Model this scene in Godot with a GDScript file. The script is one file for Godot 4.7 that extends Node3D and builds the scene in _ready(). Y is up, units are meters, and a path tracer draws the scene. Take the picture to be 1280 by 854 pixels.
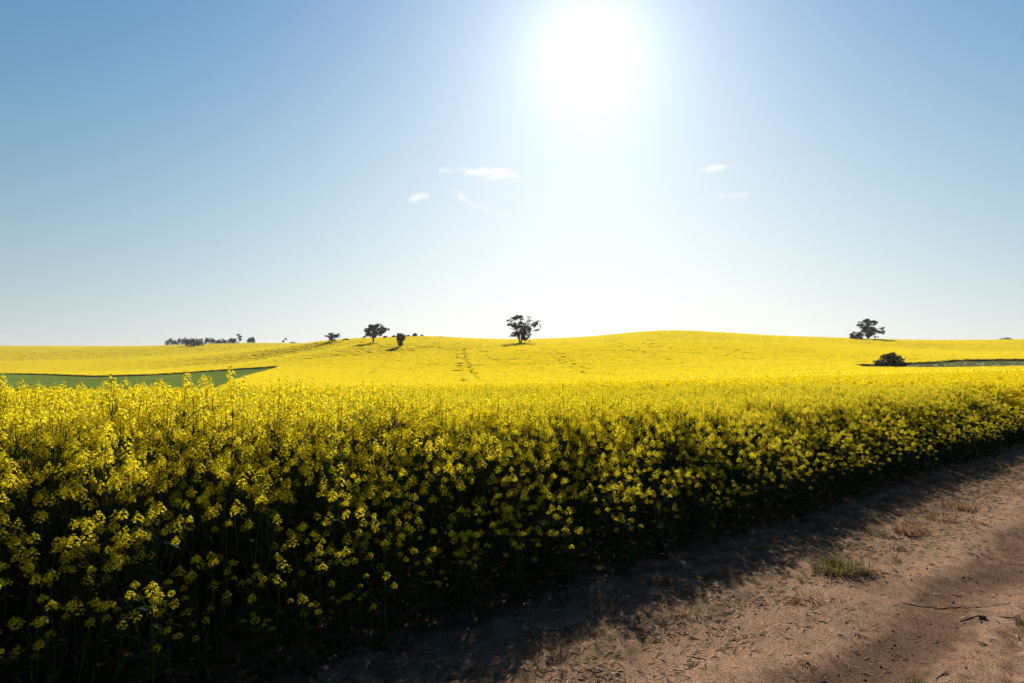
extends Node3D
# A canola crop beside a dirt track, hills of canola behind, seen against the sun.
# World: x right, y up, z towards the viewer; "d" below is the distance forward (-z). Units are metres.

const EXPOSURE := 2.1
const EYE := 1.65
const CROP := 1.2
# the crop edge and the track run along (TU); TV points across, from the crop to the track
const TU := Vector2(0.745, 0.667)
const TV := Vector2(0.667, -0.745)
const EDGE := -3.3

# surveyed spot heights of the land: x, d, height
const SPOTS := [-6,0,0,6,0,0,0,8,0,-6,6,0,6,8,0,10,12,0,20,22,0,0,-12,0,-25,-25,0,25,-25,0,30,15,0,-14,2,0,60,40,0,-20.01,15,-0.234,-11.24,15,-0.217,-5.97,15,-0.199,-0.7024,15,-0.129,4.567,15,-0.024,-43.82,36,-1.28,-26.97,36,-1.28,-14.33,36,-1.19,-1.686,36,-0.94,10.96,36,-0.561,26.99,36,-0.267,44.7,36,-0.098,-75.46,62,-2.67,-46.44,62,-2.67,-24.67,62,-2.45,-2.903,62,-1.94,18.88,62,-1.26,46.48,62,-0.53,76.99,62,-0.276,-121.7,100,-5.28,-74.89,100,-5.28,-39.79,100,-4.93,-4.682,100,-4,30.44,100,-2.83,74.96,100,-1.54,124.2,100,-0.721,-194.8,160,-5.94,-119.9,160,-5.94,-67.42,160,-5.38,-7.494,160,-4.79,48.73,160,-2.55,86.22,160,-1.8,103.5,170,-1.34,127.5,170,-0.938,191.2,170,-0.64,-280.1,230,-5.45,-172.4,230,-5.32,-118.5,230,-5.18,-75.43,230,-4.4,-10.78,230,-2.78,70.08,230,0.719,124,230,-0.0888,131,215,-0.842,161.2,215,-0.464,-365.4,300,-5.47,-224.9,300,-5.47,-119.5,300,-3.77,-60.82,300,0.45,-14.07,300,3.26,5.276,300,4.84,91.47,300,7.48,225.1,300,3.26,6.509,370,9.78,-75.06,370,8.26,112.8,370,13.5,199.6,370,7.82,-511.7,420,-3.98,-314.9,420,-4.47,-216.5,420,-2.5,-152.6,420,1.43,-731.4,600,3.96,-450.1,600,3.26,-309.5,600,5.37,-225.1,600,9.59,-1037,850,17.4,-637.9,850,17.9,-478.4,850,17.4,-423.6,850,18.9,-338.9,850,21.4,-284.1,850,21.4,-126.7,450,12.3,-105.6,450,13.6,-73.9,450,15.5,-52.79,450,16,-26.39,450,14.2,0,450,13.1,31.67,450,13.6,63.35,450,16.8,84.47,450,18.9,103,450,20,137.3,450,18.7,179.5,450,16,221.7,450,14.6,253.3,450,13.6,290.3,450,12.7,337.8,450,13.6,427.6,450,15.8,559.5,450,16.3,-137.2,650,15.7,-30.49,650,14.9,83.85,650,17.2,198.2,650,19.5,350.6,650,14.9,487.8,650,14.9,808,650,17.2,-1672,1150,13.9,-862.9,1150,16.6,-458.4,1150,19.3,-53.93,1150,18,350.6,1150,20.7,862.9,1150,20.7,1564,1150,20.7,-3038,1800,6.78,-1350,1800,8.89,0,1800,8.89,1350,1800,8.89,2869,1800,8.89,-900,100,-3,900,100,0,-600,-600,-3,600,-600,0,0,-300,-3,-1500,900,-3,1500,900,0,-250,60,-3,250,80,0]

var rng := RandomNumberGenerator.new()
var M := {}
var xs := PackedFloat32Array()
var ds := PackedFloat32Array()
var hs := PackedFloat32Array()
var rough := FastNoiseLite.new()
var broad := FastNoiseLite.new()


class Geo:
	var v := PackedVector3Array()
	var n := PackedVector3Array()
	var c := PackedColorArray()
	func tri(a: Vector3, b: Vector3, d: Vector3, col: Color) -> void:
		var m := (d - a).cross(b - a).normalized()
		v.append(a); v.append(b); v.append(d)
		n.append(m); n.append(m); n.append(m)
		c.append(col); c.append(col); c.append(col)
	func quad(a: Vector3, b: Vector3, d: Vector3, e: Vector3, col: Color) -> void:
		tri(a, b, d, col)
		tri(a, d, e, col)
	func smooth(a: Vector3, b: Vector3, d: Vector3, na: Vector3, nb: Vector3, nd: Vector3, col: Color) -> void:
		if (d - a).cross(b - a).dot(na) < 0.0:
			v.append(a); v.append(d); v.append(b)
			n.append(na); n.append(nd); n.append(nb)
		else:
			v.append(a); v.append(b); v.append(d)
			n.append(na); n.append(nb); n.append(nd)
		c.append(col); c.append(col); c.append(col)
	func tube(path: Array, radii: Array, sides: int, col: Color) -> void:
		var rings := []
		var outs := []
		for i in path.size():
			var along: Vector3 = (path[mini(i + 1, path.size() - 1)] - path[maxi(i - 1, 0)]).normalized()
			var side := along.cross(Vector3(0.31, 0.2, 0.93)).normalized()
			var other := along.cross(side)
			var ring := []
			var out := []
			for k in sides:
				var t := TAU * k / sides
				var o := side * cos(t) + other * sin(t)
				out.append(o)
				ring.append(path[i] + o * radii[i])
			rings.append(ring)
			outs.append(out)
		for i in path.size() - 1:
			for k in sides:
				var k2 := (k + 1) % sides
				smooth(rings[i][k], rings[i + 1][k], rings[i + 1][k2], outs[i][k], outs[i + 1][k], outs[i + 1][k2], col)
				smooth(rings[i][k], rings[i + 1][k2], rings[i][k2], outs[i][k], outs[i + 1][k2], outs[i][k2], col)
	func add(o: Geo, t: Transform3D) -> void:
		v.append_array(t * o.v)
		var b := t.basis.orthonormalized()
		for m in o.n:
			n.append(b * m)
		c.append_array(o.c)
	func commit(mesh: ArrayMesh, material: Material) -> ArrayMesh:
		if v.is_empty():
			return mesh
		var a := []
		a.resize(Mesh.ARRAY_MAX)
		a[Mesh.ARRAY_VERTEX] = v
		a[Mesh.ARRAY_NORMAL] = n
		a[Mesh.ARRAY_COLOR] = c
		mesh.add_surface_from_arrays(Mesh.PRIMITIVE_TRIANGLES, a)
		mesh.surface_set_material(mesh.get_surface_count() - 1, material)
		return mesh
	func mesh(material: Material) -> ArrayMesh:
		return commit(ArrayMesh.new(), material)


func _ready() -> void:
	rng.seed = 71
	rough.seed = 5
	rough.fractal_octaves = 5
	rough.frequency = 1.0
	broad.seed = 9
	broad.frequency = 1.0
	broad.fractal_octaves = 3
	camera_and_light()
	materials()
	survey()
	ground()
	dirt_track()
	green_field()
	grass_hollow()
	far_canola()
	trees()
	near_canola()
	track_details()


# ------------------------------------------------------------------ camera, sky, sun

func camera_and_light() -> void:
	var cam := Camera3D.new()
	cam.name = "camera"
	cam.fov = 53.18
	cam.near = 0.05
	cam.far = 12000.0
	add_child(cam)
	cam.position = Vector3(0, EYE, 0)
	cam.rotation = Vector3(atan(23.0 / 853.0), 0, 0)
	cam.current = true
	var sun := DirectionalLight3D.new()
	sun.name = "sun"
	sun.light_energy = 1.6
	sun.light_color = Color(1.0, 0.955, 0.88)
	sun.light_angular_distance = 0.5
	sun.shadow_enabled = true
	add_child(sun)
	sun.look_at_from_position(Vector3.ZERO, -sun_towards(), Vector3.UP)
	var env := Environment.new()
	env.background_mode = Environment.BG_SKY
	env.tonemap_mode = Environment.TONE_MAPPER_LINEAR
	env.tonemap_exposure = EXPOSURE
	env.fog_enabled = true
	env.fog_density = 0.00008
	env.fog_light_color = Color(0.98, 0.99, 1.0)
	env.sdfgi_enabled = true
	env.ssao_enabled = true
	env.ssil_enabled = true
	var pan := PanoramaSkyMaterial.new()
	pan.panorama = sky_picture()
	pan.energy_multiplier = 1.0
	var sky := Sky.new()
	sky.sky_material = pan
	env.sky = sky
	env.sky_rotation = Vector3(0, PI, 0)   # the middle of the panorama lies straight ahead
	var we := WorldEnvironment.new()
	we.name = "world_environment"
	we.environment = env
	add_child(we)


func towards(px: float, py: float) -> Vector3:
	# direction of a feature measured in the survey picture (1280 x 854, level line at 450)
	var p := atan(23.0 / 853.0)
	var v := Vector3((px - 640.0) / 853.0, (427.0 - py) / 853.0, -1.0)
	return v.rotated(Vector3.RIGHT, p).normalized()


func sun_towards() -> Vector3:
	return towards(737, 58)


func sky_picture() -> ImageTexture:
	var w := 768
	var h := 384
	var im := Image.create(w, h, false, Image.FORMAT_RGBAF)
	var s := sun_towards()
	for j in h:
		var el := PI / 2 - (j + 0.5) / h * PI
		var y := sin(el)
		var r := cos(el)
		var e := rad_to_deg(maxf(el, 0.0))
		# clear air: pale at the horizon, deeper blue above
		var base := Vector3(0.03 + 0.86 * exp(-e / 10.5), 0.12 + 0.80 * exp(-e / 17.5), 0.375 + 0.51 * exp(-e / 26.0))
		var below := exp(-pow((e - 9.0) / 15.0, 2.0))
		for i in w:
			var az := ((i + 0.5) / w - 0.5) * TAU
			var dir := Vector3(sin(az) * r, y, -cos(az) * r)
			var g := rad_to_deg(acos(clampf(dir.dot(s), -1.0, 1.0)))
			var turn := rad_to_deg(absf(angle_difference(az, atan2(s.x, -s.z))))
			# light scattered forward round the sun and in the thick low air beneath it, less air-light opposite it
			var c := base * (0.15 + 0.97 * exp(-pow(g / 72.0, 2.0)))
			c += Vector3(0.62, 0.53, 0.37) * exp(-g / 12.5)
			c += Vector3(0.32, 0.20, 0.11) * below * exp(-pow(turn / 27.0, 2.0))
			c += Vector3(1.0, 0.98, 0.95) * (0.52 * exp(-g / 5.6) + 0.15 * exp(-pow(g / 2.2, 2.0)))
			c /= EXPOSURE
			im.set_pixel(i, j, Color(c.x, c.y, c.z, 1.0))
	im.resize(3072, 1536, Image.INTERPOLATE_CUBIC)
	# small fair-weather clouds: centre, half width, half height (in survey pixels), slant, strength
	var puff := [
		[610, 216, 34, 8.5, 0.02, 1.0], [625, 218, 16, 7, 0.0, 0.8], [588, 214, 20, 5.5, 0.1, 0.7], [640, 218, 13, 6, 0.1, 0.8], [556, 212, 12, 5, 0.0, 0.55],
		[523, 246, 19, 6, -0.1, 0.75], [516, 250, 12, 3.5, 0.1, 0.4], [577, 246, 15, 6, 0.55, 0.75], [598, 259, 18, 3.6, 0.2, 0.45], [626, 267, 13, 4, 0.05, 0.4],
		[891, 210.5, 15, 5.5, -0.12, 0.95], [899, 209, 7, 4.5, 0.0, 0.7], [911, 209.5, 8, 3, 0.0, 0.25], [905, 245, 14, 2.6, -0.12, 0.35], [926, 244, 12, 3.6, 0.05, 0.45]]
	var fray := FastNoiseLite.new()
	fray.seed = 3
	fray.frequency = 1.0
	fray.fractal_octaves = 4
	for p in puff:
		var mid := towards(p[0], p[1])
		var ci := (atan2(mid.x, -mid.z) / TAU + 0.5) * 3072.0
		var cj := acos(mid.y) / PI * 1536.0
		var px_w := 3072.0 / TAU / 853.0
		var ri := int(p[2] * px_w * 1.7) + 2
		var rj := int(p[3] * px_w * 2.2) + 2
		for j in range(int(cj) - rj, int(cj) + rj + 1):
			for i in range(int(ci) - ri, int(ci) + ri + 1):
				var a: float = (i + 0.5 - ci) / px_w
				var b: float = (j + 0.5 - cj) / px_w - a * p[4]
				var q := Vector2(a / p[2], b / p[3]).length()
				var f := fray.get_noise_2d((p[0] + a) * 0.07, (p[1] + b) * 0.14)
				var m: float = smoothstep(0.05, 0.75, 1.0 - q + f * 0.75) * p[5]
				if m > 0.0:
					var old := im.get_pixel(i, j)
					var white := Color(1.05 / EXPOSURE, 1.04 / EXPOSURE, 1.04 / EXPOSURE, 1.0)
					im.set_pixel(i, j, old.lerp(Color(maxf(white.r, old.r), maxf(white.g, old.g), maxf(white.b, old.b), 1.0), m * 0.85))
	return ImageTexture.create_from_image(im)


# ------------------------------------------------------------------ materials

func painted(nm: String, roughness := 0.9, back := 0.0, specular := 0.2) -> StandardMaterial3D:
	var m := StandardMaterial3D.new()
	m.resource_name = nm
	m.vertex_color_use_as_albedo = true
	m.roughness = roughness
	m.metallic_specular = specular
	m.cull_mode = BaseMaterial3D.CULL_DISABLED
	if back > 0.0:
		m.backlight_enabled = true
		m.backlight = Color(back, back, back).linear_to_srgb()
	return m


func noise_texture(seed_: int, freq: float, lo: Color, mid: Color, hi: Color, octaves := 5, size := 512) -> NoiseTexture2D:
	var n := FastNoiseLite.new()
	n.seed = seed_
	n.frequency = freq
	n.fractal_octaves = octaves
	var t := NoiseTexture2D.new()
	t.width = size
	t.height = size
	t.seamless = true
	t.noise = n
	var g := Gradient.new()
	g.offsets = PackedFloat32Array([0.15, 0.5, 0.85])
	g.colors = PackedColorArray([lo.linear_to_srgb(), mid.linear_to_srgb(), hi.linear_to_srgb()])
	t.color_ramp = g
	return t


func grey_noise(seed_: int, freq: float, octaves := 5, size := 512) -> NoiseTexture2D:
	return noise_texture(seed_, freq, Color(0, 0, 0), Color(0.5, 0.5, 0.5), Color(1, 1, 1), octaves, size)


func materials() -> void:
	M.petal = painted("canola_petals", 0.6, 1.0, 0.15)
	M.green = painted("canola_green", 0.7, 0.35, 0.06)
	M.leaf = painted("tree_leaves", 0.6, 0.22, 0.3)
	M.bark = painted("bark", 0.95)
	M.grass = painted("grass_blades", 0.75, 0.5, 0.12)
	M.dry = painted("dry_plant_matter", 0.8, 0.25, 0.2)
	M.stone = painted("stone", 0.95)
	var soil := painted("track_soil", 1.0, 0.0, 0.1)
	soil.albedo_texture = noise_texture(11, 0.045, Color(0.35, 0.34, 0.33), Color(0.82, 0.82, 0.82), Color(1.0, 1.0, 1.0), 6, 1024)
	soil.uv1_triplanar = true
	soil.uv1_world_triplanar = true
	soil.uv1_scale = Vector3(0.9, 0.9, 0.9)
	soil.heightmap_enabled = true
	soil.heightmap_texture = grey_noise(12, 0.11, 4, 1024)
	soil.heightmap_scale = 0.9
	M.soil = soil
	var field := painted("field_ground", 1.0, 0.0, 0.0)
	field.albedo_texture = noise_texture(13, 0.012, Color(0.6, 0.6, 0.6), Color(0.85, 0.85, 0.85), Color(1, 1, 1), 5)
	field.uv1_triplanar = true
	field.uv1_world_triplanar = true
	field.uv1_scale = Vector3(0.15, 0.15, 0.15)
	M.field = field
	var crop := painted("young_cereal", 1.0, 0.0, 0.0)
	crop.albedo_texture = noise_texture(14, 0.02, Color(0.6, 0.62, 0.6), Color(0.85, 0.85, 0.85), Color(1, 1, 1), 5)
	crop.uv1_triplanar = true
	crop.uv1_world_triplanar = true
	crop.uv1_scale = Vector3(0.02, 0.02, 0.05)
	M.cereal = crop


# ------------------------------------------------------------------ helpers

func tag(o: Node, label: String, category: String, group := "") -> Node:
	o.set_meta("label", label)
	o.set_meta("category", category)
	if group:
		o.set_meta("group", group)
	return o


func piece(called: String, m: Mesh, parent: Node, t := Transform3D()) -> MeshInstance3D:
	var o := MeshInstance3D.new()
	o.name = called
	o.mesh = m
	o.transform = t
	parent.add_child(o, true)
	return o


var taken := {}
func numbered(called: String) -> String:
	var k: int = taken.get(called, -1) + 1
	taken[called] = k
	return called if k == 0 else "%s_%03d" % [called, k]


func base(called: String, at: Vector3, turn := 0.0) -> Node3D:
	var o := Node3D.new()
	o.name = numbered(called)
	add_child(o)
	o.position = at
	o.rotation.y = turn
	return o


func scatter(called: String, m: Mesh, places: Array, parent: Node, meta := {}) -> MultiMeshInstance3D:
	var mm := MultiMesh.new()
	mm.transform_format = MultiMesh.TRANSFORM_3D
	mm.mesh = m
	mm.instance_count = places.size()
	for i in places.size():
		mm.set_instance_transform(i, places[i])
	var o := MultiMeshInstance3D.new()
	o.name = called
	o.multimesh = mm
	o.set_meta("kind", "stuff")
	for k in meta:
		o.set_meta(k, meta[k])
	parent.add_child(o, true)
	return o


func rnd(a: float, b: float) -> float:
	return rng.randf_range(a, b)


func tint(c: Color, by := 0.15) -> Color:
	var k := 1.0 + rnd(-by, by)
	return Color(c.r * k * (1.0 + rnd(-by, by) * 0.3), c.g * k, c.b * k)


func ball_dir() -> Vector3:
	var z := rnd(-1, 1)
	var a := rnd(0, TAU)
	return Vector3(cos(a) * sqrt(1 - z * z), z, sin(a) * sqrt(1 - z * z))


func uv_of(x: float, d: float) -> Vector2:
	return Vector2(x * TU.x + d * TU.y, x * TV.x + d * TV.y)


func xd_of(u: float, v: float) -> Vector2:
	return TU * u + TV * v


# ------------------------------------------------------------------ the land

func survey() -> void:
	# a thin plate laid through the spot heights
	var n: int = SPOTS.size() / 3
	var q := PackedVector2Array()
	var m := []
	for i in n:
		q.append(Vector2(SPOTS[i * 3], SPOTS[i * 3 + 1]) / 100.0)
	for i in n + 3:
		var row := PackedFloat64Array()
		row.resize(n + 4)
		m.append(row)
	for i in n:
		for j in n:
			var r2 := q[i].distance_squared_to(q[j])
			m[i][j] = 0.5 * r2 * log(maxf(r2, 1e-12)) + (2e-3 if i == j else 0.0)
		m[i][n] = 1.0
		m[i][n + 1] = q[i].x
		m[i][n + 2] = q[i].y
		m[n][i] = 1.0
		m[n + 1][i] = q[i].x
		m[n + 2][i] = q[i].y
		m[i][n + 3] = SPOTS[i * 3 + 2]
	var size := n + 3
	for c in size:
		var best := c
		for r in range(c + 1, size):
			if absf(m[r][c]) > absf(m[best][c]):
				best = r
		var swap: PackedFloat64Array = m[c]
		m[c] = m[best]
		m[best] = swap
		var top: PackedFloat64Array = m[c]
		for r in range(c + 1, size):
			var row: PackedFloat64Array = m[r]
			var f := row[c] / top[c]
			if f != 0.0:
				for k in range(c, size + 1):
					row[k] -= f * top[k]
				m[r] = row
	var w := PackedFloat64Array()
	w.resize(size)
	for c in range(size - 1, -1, -1):
		var s: float = m[c][size]
		for k in range(c + 1, size):
			s -= m[c][k] * w[k]
		w[c] = s / m[c][c]
	var x := 0.0
	var step := 2.5
	var half := [0.0]
	while x < 7000.0:
		step = 2.5 if x < 70 else minf(step * 1.06, 14.0) if x < 700 else step * 1.2
		x += step
		half.append(x)
	for i in range(half.size() - 1, 0, -1):
		xs.append(-half[i])
	for v in half:
		xs.append(v)
	for v in [-7000, -3000, -1200, -500, -200, -100, -50, -25, -12]:
		ds.append(v)
	x = -5.0
	step = 2.5
	while x < 7000.0:
		ds.append(x)
		step = 2.5 if x < 75 else minf(step * 1.06, 12.0) if x < 1200 else step * 1.25
		x += step
	for d in ds:
		for xx in xs:
			var p := Vector2(xx, d) / 100.0
			var s: float = w[n] + w[n + 1] * p.x + w[n + 2] * p.y
			for i in n:
				var r2 := p.distance_squared_to(q[i])
				if r2 > 1e-9:
					s += w[i] * 0.5 * r2 * log(r2)
			var away := smoothstep(1300.0, 2300.0, Vector2(xx, d).length())
			hs.append(lerpf(s, -4.0, away))


func land(x: float, d: float) -> float:
	var i := clampi(xs.bsearch(x) - 1, 0, xs.size() - 2)
	var j := clampi(ds.bsearch(d) - 1, 0, ds.size() - 2)
	var a := (x - xs[i]) / (xs[i + 1] - xs[i])
	var b := (d - ds[j]) / (ds[j + 1] - ds[j])
	var k := j * xs.size() + i
	return lerpf(lerpf(hs[k], hs[k + 1], a), lerpf(hs[k + xs.size()], hs[k + xs.size() + 1], a), b)


func ground() -> void:
	rng.seed = 100
	var nx := xs.size()
	var v := PackedVector3Array()
	var c := PackedColorArray()
	var ind := PackedInt32Array()
	for j in ds.size():
		for i in nx:
			var t := uv_of(xs[i], ds[j])
			var y := hs[j * nx + i]
			if t.x > -6.0 and t.x < 34.0 and t.y > -5.5 and t.y < 7.0:
				y -= 0.35
			v.append(Vector3(xs[i], y, -ds[j]))
			var far := Vector2(xs[i], ds[j]).length()
			var k := broad.get_noise_2d(xs[i] * 0.02, ds[j] * 0.02) * 0.25
			# stubble and soil between the crop rows; canola carries on past where the plants are set out
			c.append(Color(0.10 + k * 0.03, 0.085 + k * 0.03, 0.03) if far < 1000.0 and ds[j] > 0.0 else Color(0.42, 0.34, 0.02))
	for j in ds.size() - 1:
		for i in nx - 1:
			var k := j * nx + i
			ind.append_array(PackedInt32Array([k, k + nx, k + 1, k + 1, k + nx, k + nx + 1]))
	var st := SurfaceTool.new()
	var a := []
	a.resize(Mesh.ARRAY_MAX)
	a[Mesh.ARRAY_VERTEX] = v
	a[Mesh.ARRAY_COLOR] = c
	a[Mesh.ARRAY_INDEX] = ind
	var m := ArrayMesh.new()
	m.add_surface_from_arrays(Mesh.PRIMITIVE_TRIANGLES, a)
	st.create_from(m, 0)
	st.generate_normals()
	m = st.commit()
	m.surface_set_material(0, M.field)
	var o := piece("ground", m, self)
	o.set_meta("kind", "structure")
	o.set_meta("label", "rolling farmland under the canola crops")


func soil_height(u: float, v: float) -> float:
	var y := 0.0
	var wob := 0.12 * broad.get_noise_1d(u * 0.35)
	# the two wheel ruts and the crown between
	y -= 0.045 * exp(-pow((v + 1.52 + wob) / 0.22, 2.0))
	y -= 0.05 * exp(-pow((v - 0.15 + wob) / 0.26, 2.0))
	y += 0.03 * exp(-pow((v + 0.7) / 0.45, 2.0))
	y += 0.035 * rough.get_noise_2d(u * 0.5, v * 0.9)
	var clod := clampf(0.35 + 0.9 * smoothstep(-1.5, -0.9, v) + 0.5 * smoothstep(-2.3, -3.2, v), 0.0, 1.4)
	y += 0.016 * clod * rough.get_noise_2d(u * 4.0 + 7.0, v * 4.0)
	y += 0.007 * clod * rough.get_noise_2d(u * 15.0, v * 15.0 + 3.0)
	return y


func track_y(x: float, d: float) -> float:
	var t := uv_of(x, d)
	return land(x, d) + soil_height(t.x, t.y)


func dirt_track() -> void:
	rng.seed = 101
	var us := []
	var vs := []
	var u := -5.5
	while u < 33.0:
		us.append(u)
		u += 0.045 if u > -0.5 and u < 7.0 else 0.08 if u > -1.5 and u < 13.0 else 0.22
	var v := -5.2
	while v < 6.5:
		vs.append(v)
		v += 0.12 if v < -3.9 or v > 1.6 else 0.035
	var pos := PackedVector3Array()
	var col := PackedColorArray()
	var ind := PackedInt32Array()
	for j in vs.size():
		for i in us.size():
			var p := xd_of(us[i], vs[j])
			var y := land(p.x, p.y) + soil_height(us[i], vs[j])
			if i == 0 or j == 0 or i == us.size() - 1 or j == vs.size() - 1:
				y -= 0.4
			pos.append(Vector3(p.x, y, -p.y))
			# dry tan soil; darker in a grainy band along the crop-side rut and in patches past it; browner where crop litter lies
			var n1 := rough.get_noise_2d(us[i] * 0.6, vs[j] * 1.5)
			var n2 := rough.get_noise_2d(us[i] * 3.0 + 40.0, vs[j] * 5.0)
			var n3 := rough.get_noise_2d(us[i] * 14.0 + 9.0, vs[j] * 14.0)
			var n4 := rough.get_noise_2d(us[i] * 6.5 + 71.0, vs[j] * 7.5)
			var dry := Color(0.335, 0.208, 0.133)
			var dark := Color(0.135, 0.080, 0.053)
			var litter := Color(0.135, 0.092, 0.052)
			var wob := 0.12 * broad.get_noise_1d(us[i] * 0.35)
			var darkish := exp(-pow((vs[j] + 1.5 + wob) / 0.26, 2.0)) * (1.0 + 0.5 * n1 + 0.4 * n2)
			darkish = maxf(darkish, smoothstep(-1.6, -1.1, vs[j] + 0.3 * n1) * (0.34 + 0.5 * n4 + 0.25 * n1))
			darkish = smoothstep(0.12, 0.88, darkish + 0.5 * n3 + 0.45 * n4)
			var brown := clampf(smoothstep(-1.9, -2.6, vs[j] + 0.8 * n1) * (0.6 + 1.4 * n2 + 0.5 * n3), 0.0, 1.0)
			var k := dry.lerp(litter, brown).lerp(dark, darkish)
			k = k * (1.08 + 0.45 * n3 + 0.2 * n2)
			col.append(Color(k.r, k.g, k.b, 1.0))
	var w := us.size()
	for j in vs.size() - 1:
		for i in w - 1:
			var k := j * w + i
			ind.append_array(PackedInt32Array([k, k + 1, k + w, k + 1, k + w + 1, k + w]))
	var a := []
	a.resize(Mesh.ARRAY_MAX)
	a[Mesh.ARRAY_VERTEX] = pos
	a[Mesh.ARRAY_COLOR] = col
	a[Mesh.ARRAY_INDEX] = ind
	var m := ArrayMesh.new()
	m.add_surface_from_arrays(Mesh.PRIMITIVE_TRIANGLES, a)
	var st := SurfaceTool.new()
	st.create_from(m, 0)
	st.generate_normals()
	m = st.commit()
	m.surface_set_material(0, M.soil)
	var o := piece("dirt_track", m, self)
	o.set_meta("kind", "structure")
	o.set_meta("label", "dry brown dirt track running along the edge of the canola")


const GREEN := [-330.0, 372.0, -259.7, 346.0, -210.9, 310.0, -166.2, 272.0, -153.8, 285.0, -142.3, 311.0, -125.9, 316.0, -104.6, 310.0, -101.6, 294.0, -94.4, 252.0, -80.6, 199.0, -68.6, 165.0, -62.0, 140.0, -60.0, 125.0, -200.0, 125.0, -330.0, 160.0]
const HOLLOW := [94.0, 184.0, 106.0, 212.0, 131.8, 229.0, 142.3, 233.5, 158.2, 245.0, 171.8, 248.0, 188.6, 251.0, 300.0, 262.0, 300.0, 205.0, 210.0, 176.0, 150.0, 160.0, 108.0, 166.0]


func outline(a: Array) -> PackedVector2Array:
	var p := PackedVector2Array()
	for i in range(0, a.size(), 2):
		p.append(Vector2(a[i], a[i + 1]))
	return p


func draped(poly: PackedVector2Array, cell: float, lift: float, colour: Callable) -> ArrayMesh:
	var lo := poly[0]
	var hi := poly[0]
	for p in poly:
		lo = lo.min(p)
		hi = hi.max(p)
	var g := Geo.new()
	var x := lo.x
	while x < hi.x:
		var d := lo.y
		while d < hi.y:
			var sq := PackedVector2Array([Vector2(x, d), Vector2(x + cell, d), Vector2(x + cell, d + cell), Vector2(x, d + cell)])
			for part in Geometry2D.intersect_polygons(poly, sq):
				var t := Geometry2D.triangulate_polygon(part)
				for i in range(0, t.size(), 3):
					var q := []
					var nn := []
					for k in 3:
						var p: Vector2 = part[t[i + k]]
						var up := lift * (1.0 + 0.25 * broad.get_noise_2d(p.x * 0.4, p.y * 0.4))
						q.append(Vector3(p.x, land(p.x, p.y) + up, -p.y))
						nn.append(Vector3(land(p.x - 2, p.y) - land(p.x + 2, p.y), 4.0, -(land(p.x, p.y - 2) - land(p.x, p.y + 2))).normalized())
					g.smooth(q[0], q[1], q[2], nn[0], nn[1], nn[2], colour.call(part[0].x, part[0].y))
			d += cell
		x += cell
	return g.mesh(M.cereal)


func green_field() -> void:
	var m := draped(outline(GREEN), 5.0, 0.25, func(x, d):
		var k := 1.0 + 0.3 * broad.get_noise_2d(x * 0.02, d * 0.05) + 0.15 * broad.get_noise_2d(x * 0.3, d * 0.1)
		return Color(0.135 * k, 0.188 * k, 0.036 * k))
	var o := piece("green_field", m, self)
	o.set_meta("kind", "structure")
	o.set_meta("label", "green cereal field between the canola slopes")


func grass_hollow() -> void:
	rng.seed = 102
	var m := draped(outline(HOLLOW), 4.0, 0.15, func(x, d):
		var k := 1.0 + 0.5 * broad.get_noise_2d(x * 0.05, d * 0.07)
		return Color(0.27 * k, 0.29 * k, 0.13 * k))
	var o := piece("grass_hollow", m, self)
	o.set_meta("kind", "structure")
	o.set_meta("label", "uncropped grassy hollow in the canola")
	# rank grass in the hollow
	var clump := Geo.new()
	for i in 60:
		var a := rnd(0, TAU)
		var r := sqrt(rnd(0, 1)) * 0.5
		var p := Vector3(cos(a) * r, 0, sin(a) * r)
		var top := p + Vector3(rnd(-0.2, 0.2), rnd(0.25, 0.6), rnd(-0.2, 0.2))
		var side := Vector3(cos(a * 3.1), 0, sin(a * 3.1)) * 0.03
		clump.quad(p - side, top - side * 0.4, top + side * 0.4, p + side, tint(Color(0.24, 0.26, 0.11), 0.3))
	var poly := outline(HOLLOW)
	var at := []
	while at.size() < 2600:
		var x := rnd(94, 300)
		var d := rnd(160, 262)
		if Geometry2D.is_point_in_polygon(Vector2(x, d), poly) and broad.get_noise_2d(x * 0.06, d * 0.06) > -0.15:
			at.append(Transform3D(Basis(Vector3.UP, rnd(0, TAU)).scaled(Vector3.ONE * rnd(0.6, 1.3)), Vector3(x, land(x, d) + 0.1, -d)))
	scatter("hollow_grass", clump.mesh(M.grass), at, self, {"label": "tussocky grass in the uncropped hollow"})


# ------------------------------------------------------------------ canola on the hills

const PETAL := Color(0.815, 0.675, 0.016)

func canopy_patch(heads: int) -> ArrayMesh:
	# two metres square of crop seen from afar: flower heads above, stems and leaves below
	var y := Geo.new()
	var g := Geo.new()
	for i in heads:
		var p := Vector3(rnd(-1.08, 1.08), rnd(0.80, 1.18) + 0.08 * sin(i * 1.7), rnd(-1.08, 1.08))
		for k in 2:
			var a := ball_dir() * rnd(0.05, 0.085)
			var b := ball_dir().cross(a).normalized() * rnd(0.045, 0.075)
			var q := p + ball_dir() * 0.05
			y.quad(q - a, q + b, q + a, q - b, tint(PETAL, 0.12))
	for i in heads / 3:
		var p := Vector3(rnd(-1.02, 1.02), 0.0, rnd(-1.02, 1.02))
		var side := Vector3(rnd(-1, 1), 0, rnd(-1, 1)).normalized() * rnd(0.04, 0.09)
		var top := p + Vector3(rnd(-0.15, 0.15), rnd(0.7, 1.0), rnd(-0.15, 0.15))
		g.quad(p - side, top - side * 0.6, top + side * 0.6, p + side, tint(Color(0.035, 0.055, 0.014), 0.3))
	var m := ArrayMesh.new()
	y.commit(m, M.petal)
	g.commit(m, M.green)
	return m


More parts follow.
